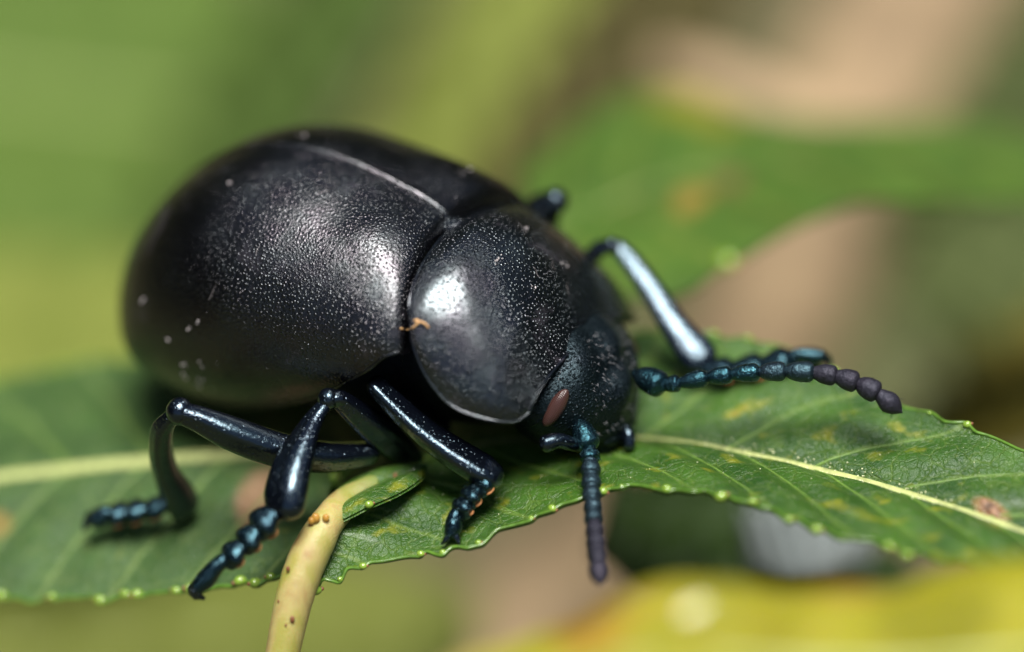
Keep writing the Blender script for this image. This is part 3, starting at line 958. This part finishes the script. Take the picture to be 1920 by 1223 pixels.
# --- body: one continuous underside from tail to neck
tt = np.linspace(0, 1, 60)
f_b = 300 - 960 * tt
wb = keys([(0, 90), (0.08, 140), (0.2, 165), (0.32, 190), (0.5, 268), (0.7, 262), (0.88, 165), (0.96, 85), (1, 12)], tt)
ub = keys([(0, -230), (0.1, -190), (0.25, -120), (0.4, -80), (0.6, -70), (0.8, -130), (0.94, -235), (1, -290)], tt)
lb_ = keys([(0, -320), (0.1, -375), (0.25, -425), (0.4, -445), (0.6, -440), (0.8, -395), (0.94, -335), (1, -300)], tt)
th = np.linspace(0, 2 * math.pi, 48, endpoint=False)
uc, uh = (ub + lb_) / 2, (ub - lb_) / 2
seg = 1 + 0.012 * np.sin(tt * 70)[:, None] * (tt > 0.5)[:, None]
gb = B(f_b[:, None], wb[:, None] * np.cos(th) * seg, uc[:, None] + uh[:, None] * np.sin(th) * seg)
beetle = MB().grid(gb, wrap=True).build('beetle', M['under'])
tag(beetle, "large glossy blue-black beetle with domed wing cases walking on the serrated leaf", "beetle")

# --- elytra
LEN = 708.0
tk = np.linspace(0, 1, 130)
ek_a = [(0, 282), (0.06, 292), (0.15, 302), (0.3, 314), (0.5, 320), (0.68, 304), (0.82, 256), (0.92, 178), (0.975, 95), (1, 4)]
ek_t = [(0, -10), (0.04, 6), (0.12, 26), (0.3, 54), (0.46, 58), (0.62, 28), (0.78, -44), (0.9, -136), (0.97, -232), (1, -340)]
ek_w = [(0, -165), (0.3, -218), (0.5, -250), (0.8, -312), (1, -345)]
ek_h = [(0, 90), (0.2, 185), (0.5, 235), (0.8, 160), (0.95, 70), (1, 6)]
ea, et, ew, eh = (keys(k, tk) for k in (ek_a, ek_t, ek_w, ek_h))


def elytron(side):
    low = keys([(0, 16), (0.05, 4), (0.12, -12), (0.25, -30), (0.4, -38), (0.7, -40), (1, -38)], tk)      # side margin rises to the shoulder
    thv = np.radians(np.concatenate([low[:, None] + (80 - low)[:, None] * np.linspace(0, 1, 60), np.linspace(81.5, 90, 14)[None, :] + 0 * low[:, None]], 1))
    f = (2 - LEN * tk)[:, None] + np.zeros_like(thv)
    cs, sn = np.cos(thv), np.sin(thv)
    l = ea[:, None] * np.sign(cs) * np.abs(cs) ** 0.94
    u = np.where(sn > 0, ew[:, None] + (et - ew)[:, None] * np.abs(sn) ** 0.98, ew[:, None] + eh[:, None] * sn)
    # raised lip and groove along the suture
    d = np.abs(l)
    u = u + 2.0 * np.exp(-((d - 6) / 3.5) ** 2) - 7 * np.exp(-(d / 3.0) ** 2)
    # shoulder swelling
    T = tk[:, None]
    u = u + 13 * np.exp(-((T - 0.11) / 0.11) ** 2 - ((d - 150) / 75.0) ** 2)
    u = u - 2.5 * np.exp(-((T - 0.24) / 0.06) ** 2 - ((d - 130) / 60.0) ** 2)
    # faint uneven dents
    u = u + 0.8 * np.sin(T * 31 + d * 0.02) * np.sin(d * 0.045 + 1.0) * np.clip(d / 120, 0, 1)
    # front edge rounded down, cut back towards the shoulder
    f = f + 46 * np.clip(d / 280, 0, 1.1) ** 2 * np.exp(-T / 0.25)
    f = f + 60 * np.clip((80 - d) / 80, 0, 1) * 0
    u = u - 26 * np.exp(-T / 0.012)
    g = B(f, side * (l + 1.2), u)
    lip = B(f[:1] - 6, side * (l[:1] * 0.97), u[:1] - 46)
    edge = B(f[:, :1], side * (l[:, :1] * 0.86), u[:, :1] - 14)
    mb = MB()
    g = np.concatenate([lip, g], 0)
    mb.grid(g, arc_uv(g, g.shape[1] - 1), flip=side < 0)
    mb.grid(np.concatenate([edge, g[1:, :1]], 1), flip=side < 0)
    # thin bead along the side margin
    rows = [(*p_, 0.045) for p_ in g[2:-3:4, 0]]
    mb.tube(rows, n=8, steps=120)
    return mb.build('elytron', M['elytra'], beetle)


elytron(-1)
elytron(1)
# scutellum
mb = MB()
mb.ball(B(12, 0, -26), [FV * 0.42, LV * 0.36, UV_ * 0.24], 20, 14)
mb.build('scutellum', M['pronotum'], beetle)

# --- pronotum
pp = np.linspace(0, 1, 80)
pw = keys([(0, 246), (0.12, 268), (0.3, 284), (0.5, 288), (0.75, 272), (0.9, 244), (1, 216)], pp)
pfc = keys([(0, 8), (0.5, 142), (1, 286)], pp)
puc = keys([(0, -24), (0.06, -10), (0.25, 4), (0.5, -20), (0.75, -88), (0.93, -164), (1, -194)], pp)
pfm = keys([(0, 48), (0.15, 70), (0.3, 102), (0.5, 158), (0.75, 236), (0.9, 272), (1, 284)], pp)
pum = keys([(0, -105), (0.15, -152), (0.3, -200), (0.5, -246), (0.75, -262), (0.9, -266), (1, -256)], pp)


def pron_pt(qi):
    q = np.sin(np.asarray(qi))                     # -1..1 across
    nE = 1.82
    gq = (1 - np.abs(q) ** nE) ** (1 / nE)
    l = pw[:, None] * q
    u = pum[:, None] + (puc - pum)[:, None] * gq
    f = pfm[:, None] + (pfc - pfm)[:, None] * gq ** 1.15
    T = pp[:, None]
    u = u + 0.8 * np.sin(T * 15 + q * 7) * np.sin(q * 11 + 1)
    u = u - 0.105 * l                              # the shield leans a little to its left
    return f, l, u


qa = np.linspace(-math.pi / 2, math.pi / 2, 110)
f, l, u = pron_pt(qa)
gp = B(f, l, u)
mb = MB().grid(gp, arc_uv(gp, 55))
# turned-under rim all round
rim = np.concatenate([gp[0, :], gp[1:-1, -1], gp[-1, ::-1], gp[-2:0:-1, 0]])
cen = B(150, 0, -190)
inn = rim + (cen - rim) * 0.10 - UV_ * 0.10
inn2 = rim + (cen - rim) * 0.30 - UV_ * 0.35
mb.grid(np.stack([rim, inn, inn2]), wrap=True)
rows = [(*p_ + UV_ * 0.015, 0.040) for p_ in rim[::4]] + [(*rim[0] + UV_ * 0.015, 0.040)]
mb.tube(rows, n=8, steps=300)
pronotum = mb.build('pronotum', M['pronotum'], beetle)

# --- head (faces forward and down)
HD = 0.62 * FV - 0.78 * UV_                         # face axis
HN = 0.78 * FV + 0.62 * UV_                         # out of the face
HC = B(258, 0, -292)
nu, nvv = 64, 48
thh = np.linspace(0.02, math.pi - 0.02, nvv)
phh = np.linspace(0, 2 * math.pi, nu, endpoint=False)
T, Q = np.meshgrid(thh, phh, indexing='ij')
cd_, cl, cn = np.cos(T), np.sin(T) * np.cos(Q), np.sin(T) * np.sin(Q)     # along HD, LV, HN
rl = (162 - 40 * np.clip(cd_, 0, 1) ** 1.5 + 10 * np.exp(-((cd_ + 0.1) / 0.3) ** 2)) / S
rd = np.where(cd_ > 0, 152, 130) / S
rn = (112 + 6 * np.sin(cl * 9 + cd_ * 5)) / S
hg = HC + cd_[..., None] * rd[..., None] * HD + (cl * rl)[..., None] * LV + (cn * rn)[..., None] * HN
front = np.clip(cn, 0, 1)
dent = -10 * np.exp(-((cd_ - 0.10) / 0.10) ** 2) * np.exp(-(cl / 0.55) ** 2) - 9 * np.exp(-(cl / 0.07) ** 2 - ((cd_ + 0.1) / 0.25) ** 2) \
    + 9 * np.exp(-((cd_ - 0.42) / 0.16) ** 2 - (cl / 0.5) ** 2) - 9 * np.exp(-((cd_ - 0.68) / 0.07) ** 2)
hg = hg + (dent * front / S)[..., None] * HN
head = MB().grid(hg, np.stack([cl * rl, cd_ * rd], -1) * 1.15, wrap=True).build('head', M['head'], beetle)


def on_head(cdv, clv):
    cnv = math.sqrt(max(0.0, 1 - cdv * cdv - clv * clv))
    rlv = (162 - 40 * max(0, cdv) ** 1.5) / S
    return HC + cdv * (152 if cdv > 0 else 130) / S * HD + clv * rlv * LV + cnv * 112 / S * HN


for sd, (ex, ey, ed) in ((-1, (1042, 765, -2)), (1, (1172, 636, 215))):
    c0 = P(ex, ey, ed)
    long_ = RIGHT * 0.50 + UPC * 0.86 if sd < 0 else RIGHT * 0.3 - UPC * 0.9
    out = (-LV * 0.75 + HN * 0.5) if sd < 0 else (LV * 0.75 + HN * 0.5)
    out = out / np.linalg.norm(out)
    long_ = long_ - out * np.dot(long_, out)
    long_ /= np.linalg.norm(long_)
    thr = np.cross(long_, out)
    MB().ball(c0, [long_ * 0.52, thr * 0.20, out * 0.15], 36, 24).build('eye', M['eye'], head)
# mouthparts: upper lip, jaws and palps
mb = MB()
mb.ball(HC + HD * 1.55 + HN * 0.40, [LV * 0.80, HD * 0.36, HN * 0.32], 24, 14)
mb.build('labrum', M['head'], head)
for sd in (-1, 1):
    c0 = HC + HD * 1.5 + LV * sd * 0.6 + HN * 0.1
    mb = MB().tube([(*c0, 0.22), (*c0 + HD * 0.3 - LV * sd * 0.1, 0.18), (*c0 + HD * 0.5 - LV * sd * 0.4, 0.07)], n=12)
    mb.build('mandible', M['head'], head)
pl = [[(1092, 838, 25, 12), (1070, 832, -10, 14), (1045, 826, -25, 15), (1024, 832, -30, 17)],
      [(1170, 800, 120, 12), (1178, 815, 110, 14), (1180, 835, 105, 12)]]
for rows in pl:
    MB().tube([(*P(a, b_, c_), r / S) for a, b_, c_, r in rows], n=12, steps=24).build('palp', M['leg'], head)
# bristles on the face
mb = MB()
for i in range(330):
    cdv, clv = rng.uniform(-0.45, 0.93), rng.uniform(-0.85, 0.85)
    if cdv * cdv + clv * clv > 0.95:
        continue
    p_ = on_head(cdv, clv)
    nn = (p_ - HC)
    nn /= np.linalg.norm(nn)
    d_ = HD * 0.9 + nn * 0.7 + rng.normal(size=3) * 0.22
    d_ /= np.linalg.norm(d_)
    ln = rng.uniform(0.06, 0.15) * (1.5 if cdv > 0.55 else 1.0)
    mb.cone(p_ - nn * 0.02, p_ + d_ * ln, 0.007)
hb = mb.build('bristles', M['hair'], head)
hb["kind"] = "stuff"


# --- antennae
def bead(a, b_, r0, r1, waist=0.45, point=False):
    """club-shaped antenna joint from a to b_"""
    a, b_ = np.asarray(a), np.asarray(b_)
    prof = [(0.0, waist * 0.8), (0.07, waist), (0.18, 0.75), (0.36, 0.93), (0.62, 1.0), (0.84, 0.95), (0.95, 0.7), (1.0, 0.35)]
    if point:
        prof = [(0.0, waist * 0.8), (0.08, waist), (0.2, 0.8), (0.4, 1.0), (0.6, 0.95), (0.8, 0.66), (0.93, 0.34), (1.0, 0.12)]
    rows = [(*(a + (b_ - a) * t_), (r0 + (r1 - r0) * t_) * k) for t_, k in prof]
    mb = MB()
    return mb.tube(rows, n=18, steps=26)


def antenna(pts, rad, cuts, hairs=True, waist=0.6, fade=5):
    """pts rows (px,py,depth); cuts: joint boundaries 0..1 along the path"""
    path = np.array([P(*p_) for p_ in pts])
    fine = cr(path, 400)
    root = None
    for k in range(len(cuts) - 1):
        a = fine[int(cuts[k] * 399)]
        b_ = fine[int(cuts[k + 1] * 399)]
        b2 = b_ + (b_ - a) * 0.10
        r = rad[k] / S
        mb = bead(a, b2, r * rng.uniform(0.84, 0.96), r, (waist if k else 0.45) * rng.uniform(0.9, 1.15), point=(k == len(cuts) - 2))
        t_ = (b_ - a) / np.linalg.norm(b_ - a)
        if hairs:
            for q in range(16 if k else 40):
                an = rng.uniform(0, 2 * math.pi)
                s1 = np.cross(t_, [0.2, 0.3, 0.9])
                s1 /= np.linalg.norm(s1)
                s2 = np.cross(t_, s1)
                o_ = math.cos(an) * s1 + math.sin(an) * s2
                p_ = a + (b_ - a) * rng.uniform(0.45, 0.9) + o_ * r * 0.9
                mb.cone(p_, p_ + t_ * 0.10 + o_ * 0.05, 0.007)
        mat = M['antenna'] if k < fade else M['mid'] if k < 7 else M['club']
        if root is None:
            root = mb.build('antenna', mat, beetle)
        else:
            mb.build('antenna_segment', mat, root)
    return root


antenna([(1192, 700, 75), (1210, 714, 60), (1248, 724, 40), (1290, 714, 28), (1365, 703, 15), (1440, 697, 5), (1510, 697, -8), (1553, 702, -14), (1593, 713, -20), (1632, 728, -26), (1686, 770, -32)],
        [27, 17, 17.5, 18, 18.5, 19, 20.5, 20, 21, 22, 22],
        [0, 0.118, 0.185, 0.282, 0.370, 0.467, 0.560, 0.660, 0.742, 0.822, 0.903, 1.0])
antenna([(1084, 788, 25), (1100, 815, 10), (1106, 850, -8), (1108, 890, -35), (1110, 930, -70), (1114, 975, -110), (1119, 1020, -150), (1123, 1055, -185), (1125, 1092, -215)],
        [25, 20, 19, 19, 19, 19, 19, 19, 19, 19, 21],
        [0, 0.16, 0.235, 0.315, 0.395, 0.47, 0.545, 0.62, 0.695, 0.77, 0.84, 1.0], waist=0.85, fade=2)


# --- legs
def tubeP(rows, **kw):
    return MB().tube([(*P(a, b_, c_), r / S) for a, b_, c_, r in rows], **kw)


PADN = UV_


HALF = SUN - FWD


def leg(femur, tibia, tarsus, claws, flat_t=0.8, down=None, face=None):
    """rows (px,py,depth,radius px); the femur is the leg's own mesh, the rest its pieces"""
    fm = tubeP([(a, b_, c_, r * 0.88) for a, b_, c_, r in femur], n=26, steps=40, keel=0.075, flat=0.8)
    knee = P(*femur[-1][:3])
    kd = knee - P(*femur[-2][:3])
    kd /= np.linalg.norm(kd)
    kr = femur[-1][3] / S
    k1 = np.cross(kd, [0.3, 0.2, 1.0])
    k1 /= np.linalg.norm(k1)
    fm.ball(knee + kd * kr * 0.30, [kd * kr * 0.85, k1 * kr * 0.9, np.cross(kd, k1) * kr * 0.9], 18, 12)
    root = fm.build('leg', M['leg'], beetle)
    if tibia:
        tm = tubeP(tibia, n=26, steps=44, flat=flat_t, up=face, keel=0.08 if face is None else 0.0)
        cc = cr(np.array([(*P(a, b_, c_), r / S) for a, b_, c_, r in tibia]), 60)
        for q in range(110):
            i = min(58, int(60 * rng.random() ** 0.7))
            t_ = cc[i + 1, :3] - cc[i, :3]
            t_ /= np.linalg.norm(t_)
            o_ = np.cross(t_, rng.normal(size=3))
            o_ /= np.linalg.norm(o_)
            p_ = cc[i, :3] + o_ * cc[i, 3] * 0.78
            tm.cone(p_, p_ + t_ * 0.12 + o_ * 0.07, 0.006)
        tm.build('tibia', M['leg'], root)
    down = -UV_ if down is None else down
    for i in range(len(tarsus) - 1):
        a = np.array(P(*tarsus[i][:3]))
        b_ = np.array(P(*tarsus[i + 1][:3]))
        r = tarsus[i][3] / S
        last = i == len(tarsus) - 2
        t_ = (b_ - a) / np.linalg.norm(b_ - a)
        dn = down - t_ * np.dot(down, t_)
        dn /= np.linalg.norm(dn)
        sd = np.cross(t_, dn)
        ln = np.linalg.norm(b_ - a)
        mb = MB()
        if last:
            mb.tube([(*a, r * 0.6), (*(a + t_ * ln * 0.35 - dn * 0.05), r * 0.7), (*(a + t_ * ln * 0.75), r * 0.85), (*b_, r * 0.7)], n=16)
        else:
            # heart-shaped lobe: narrow at the joint, wide and notched at the far end
            mb.tube([(*a, r * 0.55), (*(a + t_ * ln * 0.3), r * 0.85), (*(a + t_ * ln * 0.75 + dn * 0.03), r * 1.22), (*(a + t_ * ln * 1.0 + dn * 0.10), r * 0.95)],
                    n=18, flat=0.66, up=dn)
        for q in range(22):
            an = rng.uniform(0, 2 * math.pi)
            o_ = math.cos(an) * dn + math.sin(an) * sd
            p_ = a + t_ * ln * rng.uniform(0.2, 0.9) + o_ * r * 0.8
            mb.cone(p_, p_ + t_ * 0.11 + o_ * 0.06, 0.007)
        mb.build('tarsal_segment', M['tarsus'], root)
        if not last:
            c0 = a + t_ * ln * 0.80 + dn * r * 0.66
            pm = MB().ball(c0, [t_ * ln * 0.42, sd * r * 1.05, dn * r * 0.15], 20, 10)
            pm.build('tarsal_pad', M['pad'], root)
    for cl_ in claws:
        tubeP(cl_, n=10, steps=16).build('claw', M['leg'], root)
    return root


# right hind
leg([(690, 850, 90, 30), (610, 855, 50, 40), (530, 843, 20, 46), (440, 812, 0, 45), (372, 783, -12, 34), (345, 774, -15, 30)],
    [(322, 782, 0, 17), (305, 805, 30, 22), (302, 850, 85, 23), (312, 890, 135, 25), (332, 930, 185, 33), (340, 948, 205, 34)],
    [(318, 945, 205, 24), (280, 952, 212, 26), (245, 958, 220, 26), (214, 962, 228, 24), (176, 975, 238, 24)],
    [[(180, 972, 236, 10), (163, 980, 236, 8), (158, 994, 232, 4)], [(180, 972, 240, 10), (168, 966, 246, 8), (160, 978, 250, 4)]])
# right middle
leg([(770, 860, 160, 36), (715, 812, 95, 46), (665, 772, 40, 36), (633, 747, 5, 26), (622, 748, 0, 24)],
    [(606, 764, -8, 15), (588, 790, -18, 20), (568, 832, -38, 29), (550, 880, -60, 38), (540, 925, -78, 41), (538, 948, -84, 38)],
    [(517, 955, -85, 30), (484, 988, -90, 26), (458, 1018, -92, 25), (428, 1045, -92, 22), (372, 1100, -84, 22)],
    [[(380, 1090, -86, 14), (366, 1112, -84, 11), (382, 1122, -80, 4)], [(378, 1092, -80, 13), (360, 1106, -70, 10), (366, 1122, -64, 4)]])
# right front
leg([(820, 800, 190, 34), (770, 775, 120, 38), (730, 745, 55, 30), (712, 728, 20, 25)],
    [(708, 728, 5, 24), (735, 755, 0, 27), (790, 806, -8, 31), (850, 850, -12, 36), (905, 884, -14, 38), (918, 892, -14, 34)],
    [(925, 888, -22, 24), (898, 912, -30, 25), (876, 934, -34, 24), (862, 955, -38, 20), (846, 1000, -45, 20)],
    [[(846, 996, -46, 8), (838, 1010, -48, 6), (828, 1020, -48, 2)], [(850, 998, -46, 8), (858, 1012, -50, 6), (860, 1026, -50, 2)]], down=-UV_ * 0.8 + RIGHT * 0.8)
# left front
leg([(1010, 640, 400, 30), (1070, 540, 360, 30), (1120, 470, 300, 24), (1142, 462, 285, 19)],
    [(1158, 462, 292, 17), (1185, 492, 280, 21), (1225, 548, 258, 25), (1265, 610, 234, 30), (1300, 655, 216, 37), (1312, 668, 211, 36)],
    [(1318, 690, 208, 26), (1372, 690, 204, 27), (1428, 682, 200, 26), (1478, 668, 198, 20), (1540, 668, 196, 20)],
    [[(1536, 666, 196, 8), (1550, 676, 196, 6), (1552, 690, 196, 3)], [(1536, 666, 204, 8), (1552, 670, 210, 6), (1558, 682, 212, 3)]], flat_t=0.4, face=HALF)
# left middle
leg([(900, 560, 480, 34), (960, 460, 450, 36), (1010, 390, 372, 33), (1036, 380, 350, 30)],
    [(1034, 392, 362, 18), (1028, 440, 395, 20), (1040, 500, 420, 26), (1070, 590, 455, 30)],
    [(1085, 600, 455, 24), (1105, 622, 450, 24), (1122, 640, 446, 22), (1140, 650, 440, 18)], [])
# left hind, behind the wing cases
leg([(640, 620, 620, 36), (560, 560, 680, 40), (500, 520, 720, 34), (470, 500, 740, 28)],
    [(462, 505, 745, 18), (450, 560, 760, 22), (440, 640, 780, 30)],
    [(440, 645, 780, 24), (410, 660, 785, 24), (380, 668, 790, 22), (345, 680, 795, 18)], [])

# --- specks lying on the beetle
bpy.context.view_layer.update()
dg = bpy.context.evaluated_depsgraph_get()


def hit(px, py):
    o_ = Vector(CAM)
    d_ = Vector(P(px, py) - CAM).normalized()
    r_ = scene.ray_cast(dg, o_, d_)
    return (np.array(r_[1]), np.array(r_[2])) if r_[0] else (P(px, py), UPC)


fib = MB()
for pts in ([(752, 616), (762, 619), (775, 614), (783, 606), (789, 603)], [(783, 606), (783, 600), (777, 601)], [(789, 603), (797, 607), (803, 614)]):
    rows = []
    for q in pts:
        p_, n_ = hit(*q)
        pc = p_ + (CAM - p_) / np.linalg.norm(CAM - p_) * 0.06
        rows.append((*pc, 0.024))
    fib.tube(rows, n=8, steps=20)
fo = fib.build('plant_fibre', M['fibre'])
tag(fo, "tiny curly golden plant fibre caught between the beetle's neck shield and wing case", "fibre")
mb = MB()
for (a, b_, k) in ((268, 560, 1.2), (372, 606, 1.3), (358, 616, 1.0), (314, 634, 1.1), (344, 684, 1.0), (346, 705, 1.0), (378, 685, .9), (376, 712, 1.0), (371, 722, .9),
                   (572, 254, 1.0), (430, 345, 1.0), (1060, 497, 1.0), (985, 425, .9), (886, 322, .9), (862, 325, .7), (1000, 540, .8), (930, 495, 1.0), (940, 484, .9)):
    p_, n_ = hit(a, b_)
    for q in range(3):
        r = rng.uniform(0.012, 0.028) * k
        o_ = rng.normal(size=3) * 0.05
        mb.ball(p_ + o_ - n_ * np.dot(o_, n_), [RIGHT * r * rng.uniform(.7, 1.6), UPC * r * rng.uniform(.6, 1.8), FWD * r * 0.7], 7, 5)
for (a, b_, c_, d_) in ((388, 562, 406, 536), (480, 478, 484, 462), (1035, 484, 1038, 506), (1064, 530, 1062, 552), (975, 420, 984, 438), (596, 365, 612, 358), (1000, 500, 1010, 520)):
    rows = []
    for q in np.linspace(0, 1, 4):
        p_, n_ = hit(a + (c_ - a) * q + rng.normal() * 2, b_ + (d_ - b_) * q)
        rows.append((*p_ + n_ * 0.01, 0.012))
    mb.tube(rows, n=5, steps=10)
du_ = mb.build('dust', M['dust'])
du_["kind"] = "stuff"
du_["label"] = "pale dust specks and fibres scattered over the beetle's back"
du_["category"] = "dust"

for o in bpy.data.objects:
    if "_w" in o:
        del o["_w"]
